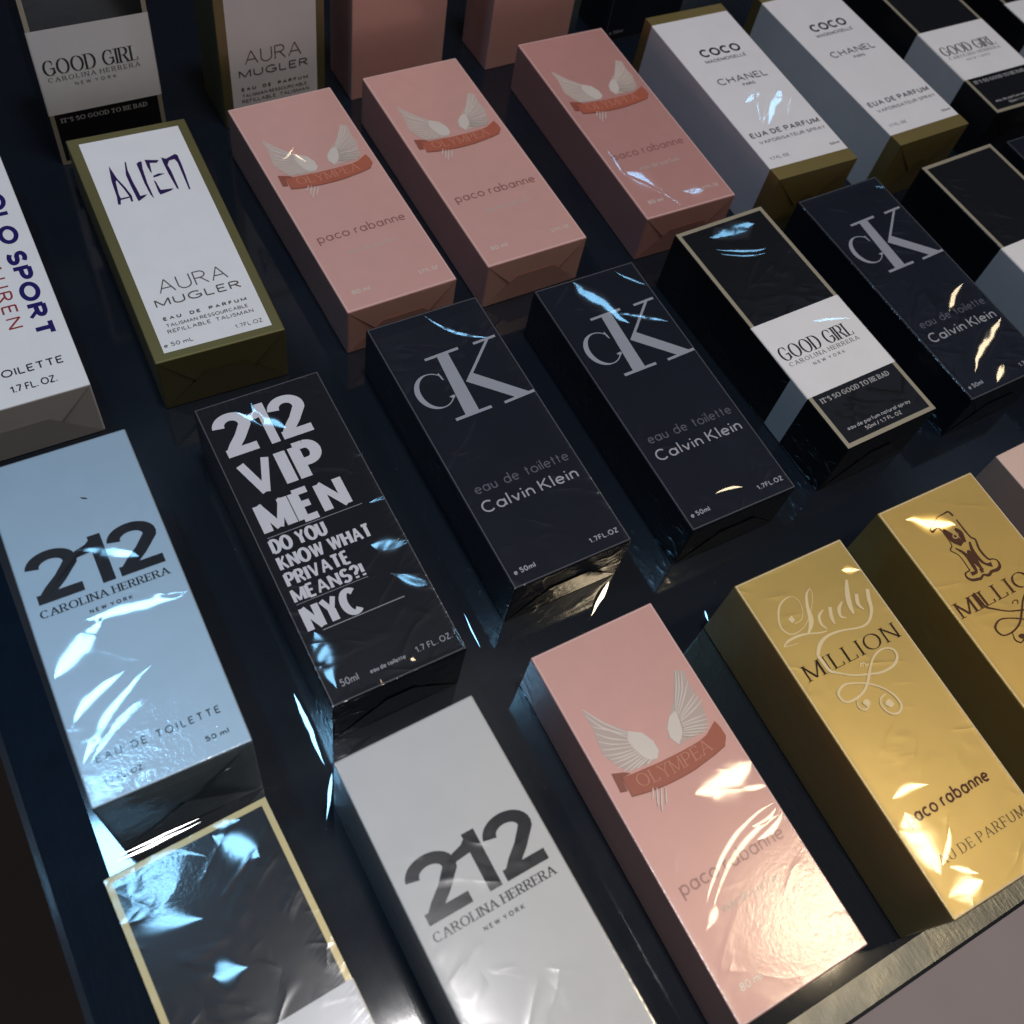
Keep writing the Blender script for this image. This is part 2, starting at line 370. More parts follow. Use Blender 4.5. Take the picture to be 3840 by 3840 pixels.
class Print:
    """printing on the front face of one box; face coords: x right, y down from the top left corner, in mm"""
    def __init__(s, w, l, h, lift=0.09):
        s.w, s.l, s.z = w, l, h + lift; s.mb = MB(); s.k = 0
    def P(s, q):  # face -> local
        pts = [(p[0] - s.w / 2, s.l / 2 - p[1], p[2]) for p in q]
        ar = sum(pts[i - 1][0] * pts[i][1] - pts[i][0] * pts[i - 1][1] for i in range(len(pts)))
        if ar < 0: pts.reverse()
        if abs(ar) > 1e-7: s.mb.poly(pts)
    def text(s, t, x0, x1, yb, cap, tv, th=None, serif=False, gap=None, warp=None, vert=False, word=None):
        """fit t between x0 and x1 on baseline yb; tv/th: pen thickness of upright and level strokes (share of cap)"""
        th = tv if th is None else th
        gap = (0.14 + tv * 1.0 if not serif else 0.30) if gap is None else gap
        word = 0.38 if word is None else word
        adv = 0; lay = []
        for ch in t:
            if ch == ' ': adv += word; continue
            wd = GL[ch][0]; lay.append((ch, adv)); adv += wd + gap
        tot = adv - gap
        pv, ph = tv * cap, th * cap
        sx = (x1 - x0 - pv) / tot
        sy = cap - ph
        for ch, ox in lay:
            k = 0
            for pts, wt in GL[ch][1]:
                q = [(x0 + pv / 2 + (ox + p[0]) * sx, yb - ph / 2 - p[1] * sy) for p in pts]
                hv = .74 if (not serif and tv > .2 and len(pts) == 2 and abs(pts[0][0] - pts[1][0]) > .12 and abs(pts[0][1] - pts[1][1]) > .3) else 1.0
                rs = ribbon(q, lambda i, dx, dy: math.hypot(pv * dy, ph * dx) * hv * (wt if serif or wt == 1 else (1 + wt) / 2), s.z + k * 0.012)
                k += 1
                if serif and len(pts) == 2 and abs(q[0][1] - q[1][1]) > cap * .4 and ch not in "!?.'/":
                    for e in q:
                        if ch == 'A' and e[1] < yb - cap * .5: continue
                        if ch in 'VW' and e[1] > yb - cap * .5: continue
                        if ch == 'M' and abs(e[0] - (x0 + pv / 2 + (ox + .43) * sx)) < .05 * cap: continue
                        yy = yb - ph / 2 if e[1] > yb - cap * .5 else yb - cap + ph / 2
                        rs += ribbon([(e[0] - pv * 1.0 - .03 * cap, yy), (e[0] + pv * 1.0 + .03 * cap, yy)], lambda i, dx, dy: ph, s.z + k * 0.012)
                        k += 1
                if serif and ch in 'EFLTZ' and len(pts) == 2 and abs(q[0][1] - q[1][1]) < 1e-6:
                    for e in ([q[1]] if ch != 'T' else q):
                        up = 1 if e[1] > yb - cap * .3 else -1
                        ln = .2 * cap if abs(e[1] - yb + cap * .5) > cap * .3 else .1 * cap
                        rs += ribbon([(e[0], e[1]), (e[0], e[1] - up * ln)], lambda i, dx, dy: ph * 1.4, s.z + k * 0.012); k += 1
                if serif and ch in 'CGS' and len(pts) > 5:
                    e = q[0]
                    rs += ribbon([(e[0], e[1] - .04 * cap), (e[0], e[1] + .16 * cap)], lambda i, dx, dy: ph * 1.5, s.z + k * 0.012); k += 1
                for r in rs:
                    if warp: r = [(*warp(a, b), c) for a, b, c in r]
                    if vert: r = [(vert[0] + (yb - b), vert[1] + a, c) for a, b, c in r]
                    s.P(r)
        s.k += 1
        return s
    def stroke(s, pts):
        for r in ribbon([p[:2] for p in pts], lambda i, dx, dy: pts[i][2], s.z + s.k * 0.012): s.P(r)
        s.k += 1
        return s
    def smooth(s, pts, n=5):
        out = []
        m = len(pts)
        for i in range(m - 1):
            p0 = pts[max(i - 1, 0)]; p1 = pts[i]; p2 = pts[i + 1]; p3 = pts[min(i + 2, m - 1)]
            for j in range(n):
                t = j / n
                out.append(tuple(0.5 * (2 * b + (c - a) * t + (2 * a - 5 * b + 4 * c - d) * t * t + (3 * b - a - 3 * c + d) * t ** 3) for a, b, c, d in zip(p0, p1, p2, p3)))
        out.append(pts[-1])
        out = [(a, b, max(c, .12)) for a, b, c in out]
        return s.stroke(out)
    def fill(s, pts):
        s.P([(p[0], p[1], s.z + s.k * 0.012) for p in pts]); s.k += 1
        return s
    def rect(s, x0, y0, x1, y1): return s.fill([(x0, y0), (x1, y0), (x1, y1), (x0, y1)])
    def done(s, name, material, parent): return s.mb.build(name, material, parent)

# ---------------------------------------------------------------- setting
def structure(o): o['kind'] = 'structure'; return o
floor_m = mat('dark_floor', (.018, .010, .008), .8, coat=0, mottle=.3, mscale=6)
me = bpy.data.meshes.new('floor'); me.from_pydata([(-6, -6, -.75), (6, -6, -.75), (6, 6, -.75), (-6, 6, -.75)], [], [(0, 1, 2, 3)])
structure(link_mesh('floor', me, floor_m))
pave_m = mat('pale_pavement', (.37, .315, .325), .75, coat=0, mottle=.12, mscale=7)
me = block(2600, 1300, -330, -250, 4, y0=-1300, y1=-20)
pv = structure(link_mesh('pavement', me, pave_m)); pv.location = (1.42, 0, 0)

TABLE_GLINTS = [(45.9,149.9,44.7,116.3,1.5,'b',0), (46.2,111.9,37.1,95.5,1,'b',0), (127.9,152.6,126.7,134.6,0.5,'b',0), (197.3,138.5,180.3,126.8,1.7,'w',0), (138.8,110.9,134,106.4,1.6,'b',0), (231.6,106.1,229.7,101,1,'b',0), (-39.3,116.7,-6.3,116.5,0.9,'k',0), (-37.7,118.4,-6.6,118.2,0.5,'k',0)]
def table_mat():
    m = mat('black_lacquer', (.0018, .005, .011), .36, coat=1.0, coat_rough=.07, spec=.12, mottle=.3, mscale=40)
    b = NB(m.node_tree); p = m.node_tree.nodes['Principled BSDF']
    tc = b.n('ShaderNodeTexCoord'); P = tc.outputs['Object']
    st = b.vm('MULTIPLY', P, (1.0, .12, 1.0))
    h1 = b.m('MULTIPLY', b.noise(st, 420.0, 3.0, .6), .05)
    h2 = b.m('MULTIPLY', b.noise(P, 38.0, 2.0), .05)
    h3 = b.m('MULTIPLY', b.noise(P, 900.0, 2.0), .008)
    bp = b.n('ShaderNodeBump'); bp.inputs['Distance'].default_value = .001
    b.put(bp.inputs['Height'], b.m('ADD', b.m('MULTIPLY', h1, .25), h2))
    sx = b.n('ShaderNodeSeparateXYZ'); b.put(sx.inputs[0], b.n('ShaderNodeNewGeometry').outputs['Position'])
    acc = facet_sum(b, b.m('MULTIPLY', sx.outputs[0], 1000.0), b.m('MULTIPLY', sx.outputs[1], 1000.0), TABLE_GLINTS, lambda x, y: Vector((x * MM, y * MM, 0)))
    b.put(p.inputs['Coat Normal'], b.vm('NORMALIZE', b.vm('ADD', bp.outputs[0], acc)))
    bp2 = b.n('ShaderNodeBump'); bp2.inputs['Distance'].default_value = .001
    b.put(bp2.inputs['Height'], b.m('ADD', h1, b.m('MULTIPLY', h3, 6.0)))
    b.put(p.inputs['Normal'], bp2.outputs[0])
    sm = b.noise(P, 22.0, 5.0, .65)
    b.put(p.inputs['Roughness'], b.m('MULTIPLY_ADD', sm, .35, .36))
    return m
table = bpy.data.objects.new('display_table', None); COL.objects.link(table)
table['label'] = 'glossy scratched black table top carrying all the cartons'
table['category'] = 'table'
top_m = table_mat()
top = link_mesh('table_top', block(1016, 916, -30, 0, 3.0, y0=-66, y1=850, segs=4), top_m, table)
top.location = (.442, 0, 0)
def trim_mat():
    m = mat('worn_pewter', (.15, .15, .13), .46, metal=.75, coat=.3, coat_rough=.2, mottle=.25, mscale=90)
    b = NB(m.node_tree); p = m.node_tree.nodes['Principled BSDF']
    tc = b.n('ShaderNodeTexCoord'); P = tc.outputs['Object']
    h = b.m('ADD', b.noise(P, 260.0, 4.0, .65), b.noise(b.vm('MULTIPLY', P, (1, .15, 1)), 700.0, 3.0))
    bp = b.n('ShaderNodeBump'); bp.inputs['Distance'].default_value = .001
    b.put(bp.inputs['Height'], b.m('MULTIPLY', h, .16)); b.put(p.inputs['Normal'], bp.outputs[0])
    b.put(p.inputs['Roughness'], b.m('MULTIPLY_ADD', b.noise(P, 60.0, 4.0), .4, .25))
    return m
trim_m = trim_mat()
me = block(1012, 0, .02, .7, .3, y0=-64.5, y1=-53.5); o = link_mesh('edge_trim', me, trim_m, table); o.location = (.442, 0, 0)
border_m = mat('scuffed_navy_border', (.002, .008, .018), .5, coat=0, coat_rough=.3, spec=.05, mottle=.5, mscale=50)
_b = NB(border_m.node_tree); _p = border_m.node_tree.nodes['Principled BSDF']; _o = _b.n('ShaderNodeTexCoord').outputs['Object']
_bp = _b.n('ShaderNodeBump'); _bp.inputs['Distance'].default_value = .001
_b.put(_bp.inputs['Height'], _b.m('MULTIPLY', _b.m('ADD', _b.noise(_b.vm('MULTIPLY', _o, (1, .14, 1)), 520.0, 4.0, .65), _b.noise(_o, 120.0, 4.0)), .14))
_b.put(_p.inputs['Normal'], _bp.outputs[0]); _b.put(_p.inputs['Coat Normal'], _bp.outputs[0])
mb = MB(); mb.poly([(-63.5, -53, .03), (-43.5, -53, .03), (-43.5, 848, .03), (-63.5, 848, .03)])
mb.build('edge_border', border_m, table)
for x in (-.02, .90):
    for y in (-.02, .80):
        lg = link_mesh('leg', block(50, 50, -750, -30.5, 3), top_m, table); lg.location = (x, y, 0)

# ---------------------------------------------------------------- cartons
SIZE = {'alien': (61.2, 153.0, 34.6), 'ck': (60.0, 151.9, 32.9), 'coco': (57.2, 148.0, 44.6), 'gg': (59.5, 150.8, 38.7), 'mil': (59.1, 150.4, 43.5),
        'pink': (60.3, 154.8, 31.2), 'polo': (70.0, 160.0, 35.3), 's212': (55.7, 143.1, 60.3), 'vip': (58.4, 150.8, 38.6)}
GROUPS = {'alien': 'white labelled cartons with olive gold borders', 'ck': 'navy black monogram cartons', 'coco': 'white cartons with gold bands', 'gg': 'black cartons with white bands',
          'mil': 'gold cartons', 'pink': 'pink cartons', 'polo': 'white carton with navy letters', 's212': 'silver cartons with big numerals', 'vip': 'black carton with white slogan'}
FACETS = {
 'b212':[(2.1,93.4,23.3,76.5,3.2,'b',0),(17.8,75.8,53.9,79.6,2.4,'b',0),(2.3,113,24.4,99.8,1.9,'b',-2),(2.3,127.4,33.4,102.2,1.6,'b',-3),(4.2,128.3,31.1,112.7,1.3,'b',-2.5),(23.3,47.1,42.5,59.1,2.4,'b',-2),(46.4,77.9,54.5,79.4,0.9,'b',0)],
 'vip':[(16.1,7.6,33.5,24.2,2.6,'b',0),(24.3,5.5,24.3,19.5,1.4,'b',0),(42.9,91.9,58.6,96.4,3.2,'b',2),(44.3,107.6,56.5,118.5,2.2,'b',0),(6.4,118.9,4.1,144.3,3.6,'b',0),(56.9,139.8,57.6,150.8,0.7,'b',0),(21.2,147.9,21.2,151.8,1,'w',0),(35.9,145,37.4,146.6,1.2,'w',0),(50.6,73.6,59.6,73.8,0.9,'b',0)],
 'black':[(37.9,3.7,48.9,18.6,3.5,'b',0),(6.2,9.1,24.1,28.1,3.4,'b',3),(8.6,5.3,33.3,9.8,1,'b',-5),(10.6,0.8,6,10.2,1.5,'b',0),(13,4.2,20.3,14.4,7,'b',0),(19.9,46.9,31.1,48.1,3,'b',0),(38.4,0.8,48.2,3.6,1.2,'b',0)],
 'ck1':[(30.2,1,53.6,25.9,1.3,'b',4)],
 'ck2':[(21.7,1.6,36.3,36.3,4.2,'b',0),(33.9,27.8,56.2,42.4,1.7,'b',0),(47.3,2.9,59.7,17.8,0.9,'b',1),(21.1,139.2,35.5,141.3,1.1,'w',-1)],
 'gg':[(14.5,16.5,42.4,27.6,1.2,'b',2),(15.8,20.7,40.5,30.1,0.8,'b',2),(17.1,8.7,47.6,10.1,5,'b',0),(34.1,79.1,55.9,85.3,1.5,'b',0)],
 'ck3':[(52.9,6.7,60,10,1,'b',0),(53.4,87.9,30,100.4,2,'w',2),(56.5,116.3,14.3,138.1,2.5,'w',2),(34,140.7,21.7,148.2,2,'w',0)],
 'p1':[(12.6,45.9,21.5,39.3,1.3,'w',1),(18.9,41.6,23.6,52,1.2,'w',0)],
 'p3':[(5.1,117.9,24.9,152,0.9,'b',-2),(6.4,98.2,5.6,121.4,0.9,'b',0),(8.9,117.5,21.1,141.7,5,'b',0),(31.4,141.8,44,146,3.2,'b',0)],
 'coco1':[(30.8,76.6,17.1,105.4,0.8,'b',0),(17.1,105.4,37.3,86.3,0.8,'b',0),(18.7,106.8,46.8,83.6,4.5,'b',0),(38,103.2,49.8,89.5,0.8,'b',0),(18.1,84.9,32.1,81.7,4,'b',0)],
 'p4':[(31.6,78.3,60.3,78.4,4.6,'w',1),(49.6,84.9,60.8,88.1,1,'w',0),(12.5,114.2,59.1,95,.8,'w',-5),(11.8,119.2,58,100.2,.9,'w',-5.5),(7.2,122,15.6,116.9,1.3,'w',0),(43.9,104,60.8,98.8,0.9,'w',2),(45,98.9,58.7,96.5,0.8,'w',2)],
 'lady':[(7,109.9,6.2,134.9,5,'w',0),(3.5,143.2,20.2,143.4,3,'w',0),(7,104.2,24.3,105.4,1.5,'w',-2),(50,13.3,58.5,16.6,1.3,'w',0),(8.3,132.7,21.3,122.4,1,'w',1),(11.3,134.1,20.4,141.3,1,'w',0)],
 'onem':[(10.6,8,31.5,20.9,3.2,'w',0)],
}
ALIEN_SHAPES=[
  [(15.2,24),(16.6,33.9),(18.6,40.7),(20,47.7),(19.5,51.8),(18.6,51.5),(18.7,47.7),(17.7,42),(16,35.2),(15.4,35.8),(14.4,44.4),(14.5,47.9),(13.3,52.1),(12.1,51.7),(13,45.9),(13.3,39.1),(13.6,34.5),(14.3,29.6)],
  [(14.5,47.8),(19,47.8),(19,48.7),(14.2,49)],
  [(23.3,23.3),(23.9,23.8),(23.1,29.6),(23.2,38.3),(23.8,47),(23.8,48.9),(27.4,48.9),(25.7,50.3),(22,52.4),(21.8,50.2),(21.4,40.8),(21.3,33)],
  [(28.4,26.4),(30.1,25.3),(31.3,25.5),(30.3,31),(29.6,41.4),(29.7,52.7),(28.7,49.7),(28.2,41),(28.4,33.2)],
  [(33,24.8),(39.7,27),(38.2,28.6),(34.8,27.7),(33.7,35.2),(33.2,33.9),(32.9,29.4)],
  [(33.7,37.2),(36.7,36.3),(39.7,37.2),(36.5,38),(33.7,38.5)],
  [(33.1,40.1),(33.8,41.5),(34.3,47.9),(40.7,48.6),(39,49.8),(33.3,51.1),(32.9,49.1)],
  [(41.3,25.5),(43.3,27.1),(48.5,25),(49.6,26),(49.5,33.2),(49.1,40.7),(48.3,51.6),(47.5,51.7),(47.8,41.1),(48,31.2),(47.2,28.5),(44.4,28.9),(42.8,31.6),(43.2,36.9),(43,49.9),(42.1,49.2),(41.3,37.1),(41.1,29.1)],
]
WING_FILLS=[
  [(7.9,28.4),(14.3,37.8),(20.6,44.4),(25.5,47.6),(27.8,52.3),(27.9,57.2),(25.1,59.3),(19.4,59.5),(11.5,58.2),(8.5,53.3),(6.3,47.9),(7.2,42.7),(8.2,36.6)],
  [(52.4,30.7),(56,32.9),(55,38.1),(55.2,46.6),(53,55.6),(49.4,58.8),(40,58.3),(36.4,58.7),(34.5,54.3),(36.1,50.1),(39.4,46.8),(45.2,41.7)],
]
WING_SHOULDERS=[
  [(20.6,44.4),(25.5,47.6),(27.8,52.3),(27.8,56.7),(25.7,59.2),(22.8,58.6),(20.6,56.2),(18.9,51.5),(18.4,47.7)],
  [(39.4,46.8),(43.6,45.6),(42.3,50.4),(40.9,55.1),(36.6,58.4),(34.9,54.4),(36,50.5)],
]
FEATHERS=[
  [(8.3,28.6,0.28),(13.3,37.3,0.62),(20.1,45,0.42)],
  [(7.8,31,0.28),(12.2,39,0.63),(19.7,45.7,0.39)],
  [(8.2,36.6,0.27),(14.1,41.2,0.63),(19.1,46.7,0.40)],
  [(8.1,39.7,0.28),(12.4,43.9,0.67),(18.4,47.7,0.42)],
  [(7.2,42.7,0.28),(11.9,46.3,0.63),(18.5,49.1,0.39)],
  [(6.8,46.4,0.28),(11.6,48.3,0.62),(18.6,50.5,0.39)],
  [(6.3,48.8,0.27),(12,50.7,0.61),(18.7,51.8,0.39)],
  [(7.9,51.3,0.28),(12.8,52.4,0.61),(19.3,53,0.39)],
  [(8.2,53.2,0.26),(13.8,53.7,0.62),(19.6,54,0.39)],
  [(8.6,55.5,0.27),(14.6,55.4,0.64),(19.9,55,0.39)],
  [(10.4,57.7,0.28),(15.6,56.8,0.62),(20.2,56,0.40)],
  [(12.5,58.7,0.28),(16.8,57.8,0.62),(21.1,56.9,0.39)],
  [(15.9,59.1,0.28),(18.7,58.3,0.64),(21.9,57.7,0.40)],
  [(20.3,59.5,0.28),(21.5,59.1,0.63),(22.8,58.6,0.39)],
  [(52.8,30.9,0.29),(49.4,36.8,0.67),(43.2,45.4,0.39)],
  [(53.7,31.3,0.31),(49.8,38.4,0.67),(43.1,46.3,0.41)],
  [(54.8,32.3,0.31),(50.5,39.6,0.68),(43.2,47.2,0.43)],
  [(54.8,37.5,0.31),(49.3,42.8,0.70),(43.2,48.1,0.40)],
  [(54.4,43.4,0.28),(49.2,46,0.64),(43.1,49,0.40)],
  [(55.4,44.8,0.29),(49.2,47.4,0.65),(43,49.8,0.43)],
  [(56,46.9,0.30),(49.7,49,0.64),(42.7,50.6,0.40)],
  [(53.6,52.7,0.28),(48,52.2,0.68),(42.4,51.8,0.40)],
  [(53.1,54.7,0.29),(48,53.6,0.64),(42.1,52.6,0.39)],
  [(52.7,56.8,0.28),(47.1,55,0.64),(41.6,53.7,0.39)],
  [(51.8,58.1,0.30),(46.4,56,0.64),(41.2,54.4,0.40)],
  [(49.4,58.8,0.28),(44.9,56.8,0.64),(40.6,55.2,0.39)],
  [(46.1,58.5,0.29),(43,57.5,0.64),(40,55.8,0.40)],
  [(17.4,68.4,0.27),(16.4,70,0.58),(14.8,72.1,0.38)],
  [(18.8,69.1,0.27),(17.2,72,0.62),(15.5,75.4,0.37)],
  [(20.4,69.8,0.28),(18.7,72.8,0.63),(15.8,77.6,0.39)],
  [(22.2,70.3,0.27),(20.3,73.6,0.58),(18.8,76.2,0.38)],
]
BANNER= [(8.4,59.5),(14,60.1),(19.7,60.5),(25.4,61),(31,61.1),(35.7,61.2),(40.5,61.1),(45.5,60.9),(49.4,60.1),(55.6,56.8),(56.4,60),(56.4,63.5),(53.5,67),(47.8,68.2),(37.2,69.6),(31.2,69.8),(25.4,69.7),(19.8,69.3),(14.5,68.6),(8.1,67.3)]
BANNER_TAIL= [(5.4,56.3),(10.2,58),(12.5,59.5),(8.3,59.6),(7.7,65),(4.9,64.3)]
LADY_STROKES=[
  [(31,14.6,0.24),(27.7,16.6,1.00),(24.7,21.3,1.40),(22.8,26.4,2.25),(20.5,29.5,1.74),(17.4,31.9,0.72)],
  [(31,14.6,0.24),(30.1,17.7,0.31),(26.5,22.1,0.29),(21.3,26.5,0.32),(16.4,29,0.29),(10.4,29.2,0.52),(8,25.2,0.75),(9.6,20.5,0.87),(13.9,15.7,0.80),(19.9,14.3,0.36),(22.5,16.9,0.31),(21.7,21.7,0.30),(18.6,25.3,0.31),(14.7,25.7,0.39)],
  [(17.4,31.9,0.72),(12.7,31,1.12),(7.3,31.1,0.94),(4.1,32.5,0.36),(6.8,33.1,0.29),(10.7,33.8,0.22)],
  [(17.4,31.9,0.65),(22.4,33.7,0.65),(26,34.3,0.36)],
  [(30.3,25.5,0.45),(26.7,27.3,1.30),(25.4,30.9,1.09),(26.6,33.5,0.36)],
  [(33.8,25.7,1.61),(31.6,29.9,1.65),(31.1,33,0.72)],
  [(40.7,25.8,0.45),(37.2,28,1.58),(35.7,31.2,1.18),(37.6,32.9,0.39)],
  [(49,18.1,1.15),(45.3,23.5,2.25),(42.7,28.8,2.21),(41.9,32.7,0.80)],
  [(48.9,25.5,1.61),(46.6,29.7,1.69),(47.4,33,0.66)],
  [(55.1,25.6,1.62),(52.7,29.7,2.01),(50.5,34.4,1.50),(46,38.3,1.10),(40.7,39.1,0.77),(31,36.7,0.85),(23.9,36.4,1.20),(18.9,38.3,1.64),(15.1,41.9,1.46)],
]
SWIRL_STROKES=[
  [(15.1,41.9,1.46),(15.4,44.9,1.59),(15.9,49.5,1.34),(19.2,52.2,0.82),(24,55.4,0.76),(29.9,57.6,0.82),(36.2,59.5,0.97),(42.8,59.3,1.09),(46.9,57.1,1.20),(47.8,53.7,0.99),(44.5,51.4,0.75),(39.6,51.7,0.89),(35,54.1,0.89),(30.2,58.4,1.12)],
  [(30.2,58.4,1.12),(25.4,62.2,1.07),(20,64,1.04),(14.7,63.9,0.82),(12.8,61.9,1.00),(13.2,59,1.18),(17.2,57.2,0.97),(21.8,58.2,0.69),(27.9,61.3,0.75),(32.4,65.4,0.76),(35,70.1,0.97),(34.9,74.8,1.04),(31.5,76.7,0.93),(28.2,75.2,0.83),(27,71.5,0.80),(28.4,68.7,0.68),(31.8,67.9,0.55)],
  [(18.9,64.3,0.35),(17.6,67.6,0.73),(19.6,69.7,0.76),(22.8,68.4,0.52)],
  [(28.8,53.8,0.30),(30.1,52.7,0.52),(32,53.2,0.58),(31.2,54.8,0.37)],
  [(28.9,71.2,0.75),(29.8,71.5,2.42),(30.8,71.9,3.73),(31.7,72.5,2.61),(32.4,73,0.75)],
  [(20.2,66.9,0.69),(21.1,67.2,2.42),(21.7,67.5,3.06),(22.6,67.8,2.61),(23.2,68.2,0.75)],
]
SCRIPT_DOT= [(13,22.9),(15.4,22),(15.8,24.3),(13.6,25.2)]
NUMERAL_STROKES=[
  [(18.5,16.8,0.69),(18.6,18.5,1.12),(21.6,17.9,0.70),(23.2,19.1,0.51),(22.9,27.4,0.50),(20.4,29.6,0.59),(22.5,33.7,0.51),(22.2,40,0.58),(22.1,41.3,0.58),(19.1,41.8,0.75),(18.4,43.7,1.08),(20.1,45.8,1.39),(24.4,46.8,1.41)],
  [(24.4,46.8,1.24),(26.8,45.9,0.99),(28.9,47,1.41),(31.7,46.2,1.46),(35.1,46.5,1.66),(37.5,45.3,1.28),(38,42.7,0.66),(36.6,41.4,0.58),(34.4,40.3,1.03),(33.9,34.9,1.15),(35.6,30.1,0.86),(34.3,28.1,0.83),(34,22.3,0.86),(34.1,18,0.69)],
  [(33.9,15.8,1.15),(33.1,13.1,0.94),(29.9,13.1,0.62),(26.2,13.2,0.43)],
  [(18.5,16.8,0.60),(21.6,15.6,0.41),(26.2,13.2,0.34)],
  [(24.4,19.6,1.24),(25.5,24.3,4.15),(26.6,26.7,4.43),(27.8,29.5,2.49)],
  [(30,21.5,1.29),(30.8,24.2,3.01),(29.8,29,1.66)],
  [(32.1,29.9,0.86),(30.3,34.3,1.83),(30.5,39.9,1.43),(32,42.4,1.24),(34.2,43.4,2.53)],
  [(23.4,29.7,0.59),(25.7,34.2,1.69),(25.3,40,1.83),(24.5,43.2,1.41),(21.5,43.1,2.04)],
  [(28.3,33,1.26),(27.9,36.5,3.73),(28,41.6,1.66),(28.1,43.9,1.24)],
  [(28.1,43.9,2.07),(26.6,43.7,2.11)],
]
NUMERAL_RING= [(26.7,23.9,0.41),(27.8,23.2,0.50),(28.8,23.3,0.50),(29.3,24.1,0.48),(28.8,25,0.50),(27.7,25.7,0.50),(26.7,25.7,0.50),(26.1,24.9,0.52),(26.7,23.9,0.41)]

WHITE = (.79, .775, .79)
INK = (.012, .012, .016)
GOLD = (.70, .47, .13)
PINK = (.66, .365, .325)
class Box:
    """one perfume carton: an Empty at its base carrying carton, printing and wrapper parts"""
    def __init__(s, kind, key, x, y, yaw, label, upright=False, **film):
        s.kind = kind; s.key = key
        s.w, s.l, s.h = SIZE[kind]
        s.yaw = math.radians(yaw); s.up = upright
        r = bpy.data.objects.new('perfume_box', None); COL.objects.link(r)
        r.empty_display_size = .02
        c, sn = math.cos(s.yaw), math.sin(s.yaw)
        if upright:
            hx, hy = s.w / 2 * MM, s.h / 2 * MM
            r.location = (x + hx * c - hy * sn, y + hx * sn + hy * c, 0)
        else:
            hx, hy = s.w / 2 * MM, -s.l / 2 * MM
            r.location = (x + hx * c - hy * sn, y + hx * sn + hy * c, 0)
        r.rotation_euler = (0, 0, s.yaw)
        r['label'] = label; r['category'] = 'perfume box'; r['group'] = GROUPS[kind]
        s.root = r
        s.film = film_group(key, s.w, s.l, s.h, (x, y), s.yaw, () if upright else FACETS.get(key, ()), seed=random.uniform(0, 9), **film)
        s.mats = {}
    def m(s, name, col, **kw):
        k = name + '_' + s.key
        if s.key == 'black': kw['coat_rough'] = .15
        if k not in s.mats: s.mats[k] = mat(k, col, film=s.film, **kw)
        return s.mats[k]
    def carton(s, m, end_m=None):
        o = link_mesh('carton', block(s.w, s.l, 0.05, s.h, .75, segs=3, bulge=random.uniform(-.004, .007)), m, s.root)
        return o
    def print(s, lift=.09): return Print(s.w, s.l, s.h, lift)
    def panel(s, name, m, x0, y0, x1, y1, lift=.05, parent=None):
        return s.print(lift).rect(x0, y0, x1, y1).done(name, m, parent or s.root)
    def sleeve(s, name, m, f0, f1, closed=False, t=.06):
        return link_mesh(name, block(s.w + 2 * t, 0, .02, s.h + t, .7, y0=s.l / 2 - f1, y1=s.l / 2 - f0, open_ends=not closed), m, s.root)
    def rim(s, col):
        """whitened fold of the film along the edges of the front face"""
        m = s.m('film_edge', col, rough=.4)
        p = s.print(.025); a, c = .55, 1.0  # thin pale strips stand in for light catching the edges
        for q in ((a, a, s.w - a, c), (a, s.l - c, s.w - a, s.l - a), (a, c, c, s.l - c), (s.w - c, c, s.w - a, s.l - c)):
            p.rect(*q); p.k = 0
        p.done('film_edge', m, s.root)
    def folds(s, m):
        """envelope fold of the clear wrap on the near end"""
        mb = MB(); w, l, h = s.w / 2 - .8, -s.l / 2, s.h
        e = lambda x, z, d: (x, l - d, z)
        k = h * .55
        mb.poly([e(-w, .6, .10), e(-w + k, h * .5, .45), e(-w, h - .8, .10)])
        mb.poly([e(w, .6, .10), e(w, h - .8, .10), e(w - k, h * .5, .45)])
        mb.poly([e(-w, h - .8, .16), e(-w + k * .9, h * .42, .75), e(w - k * .9, h * .42, .75), e(w, h - .8, .16)])
        mb.poly([e(-w, .6, .22), e(w, .6, .22), e(w - k * 1.05, h * .60, 1.1), e(-w + k * 1.05, h * .60, 1.1)])
        return mb.build('wrapper_fold', m, s.root)
    def finish(s):
        if s.up:
            M = Matrix.Translation((0, s.h / 2 * MM, s.l / 2 * MM)) @ Matrix.Rotation(math.radians(90), 4, 'X')
            for ch in s.root.children: ch.matrix_local = M

def d_alien(b):
    cm = b.m('olive_gold_board', (.19, .17, .072), rough=.5, metal=.65, coat=.5)
    b.carton(cm); b.folds(cm)
    pn = b.panel('front_label', b.m('white_card', (.76, .755, .775), rough=.6, coat=.35, coat_rough=.2), 5.4, 4.8, 56.3, 148.5)
    ink = b.m('purple_ink', (.028, .014, .085), rough=.5, spec=.08, coat=.3)
    p = b.print()
    for q in ALIEN_SHAPES: p.fill(q)
    p.done('title_lettering', ink, b.root)
    gk = b.m('grey_ink', (.09, .085, .08), rough=.5, spec=.08, coat=.3)
    p = b.print(); p.text('AURA', 14.0, 47.2, 114.0, 8.8, .075); p.done('brand_lettering', gk, b.root)
    p = b.print(); p.text('MUGLER', 10.0, 51.0, 121.7, 5.0, .15); p.done('brand_lettering', gk, b.root)
    p = b.print(); p.text('EAU DE PARFUM', 10.8, 50.5, 130.3, 2.2, .26, word=1.2, gap=.6); p.done('small_print', gk, b.root)
    p = b.print(); p.text('TALISMAN RESSOURCABLE', 11.0, 49.8, 134.5, 2.1, .17); p.done('small_print', gk, b.root)
    p = b.print(); p.text('REFILLABLE TALISMAN', 10.5, 51.2, 138.2, 2.3, .16, word=.8); p.done('small_print', gk, b.root)
    p = b.print(); p.text('1.7FL.OZ', 40.0, 53.2, 145.2, 2.4, .14); p.done('small_print', gk, b.root)
    p = b.print(); p.text('e 50 mL', 6.5, 20.0, 145.6, 2.4, .16); p.done('small_print', gk, b.root)

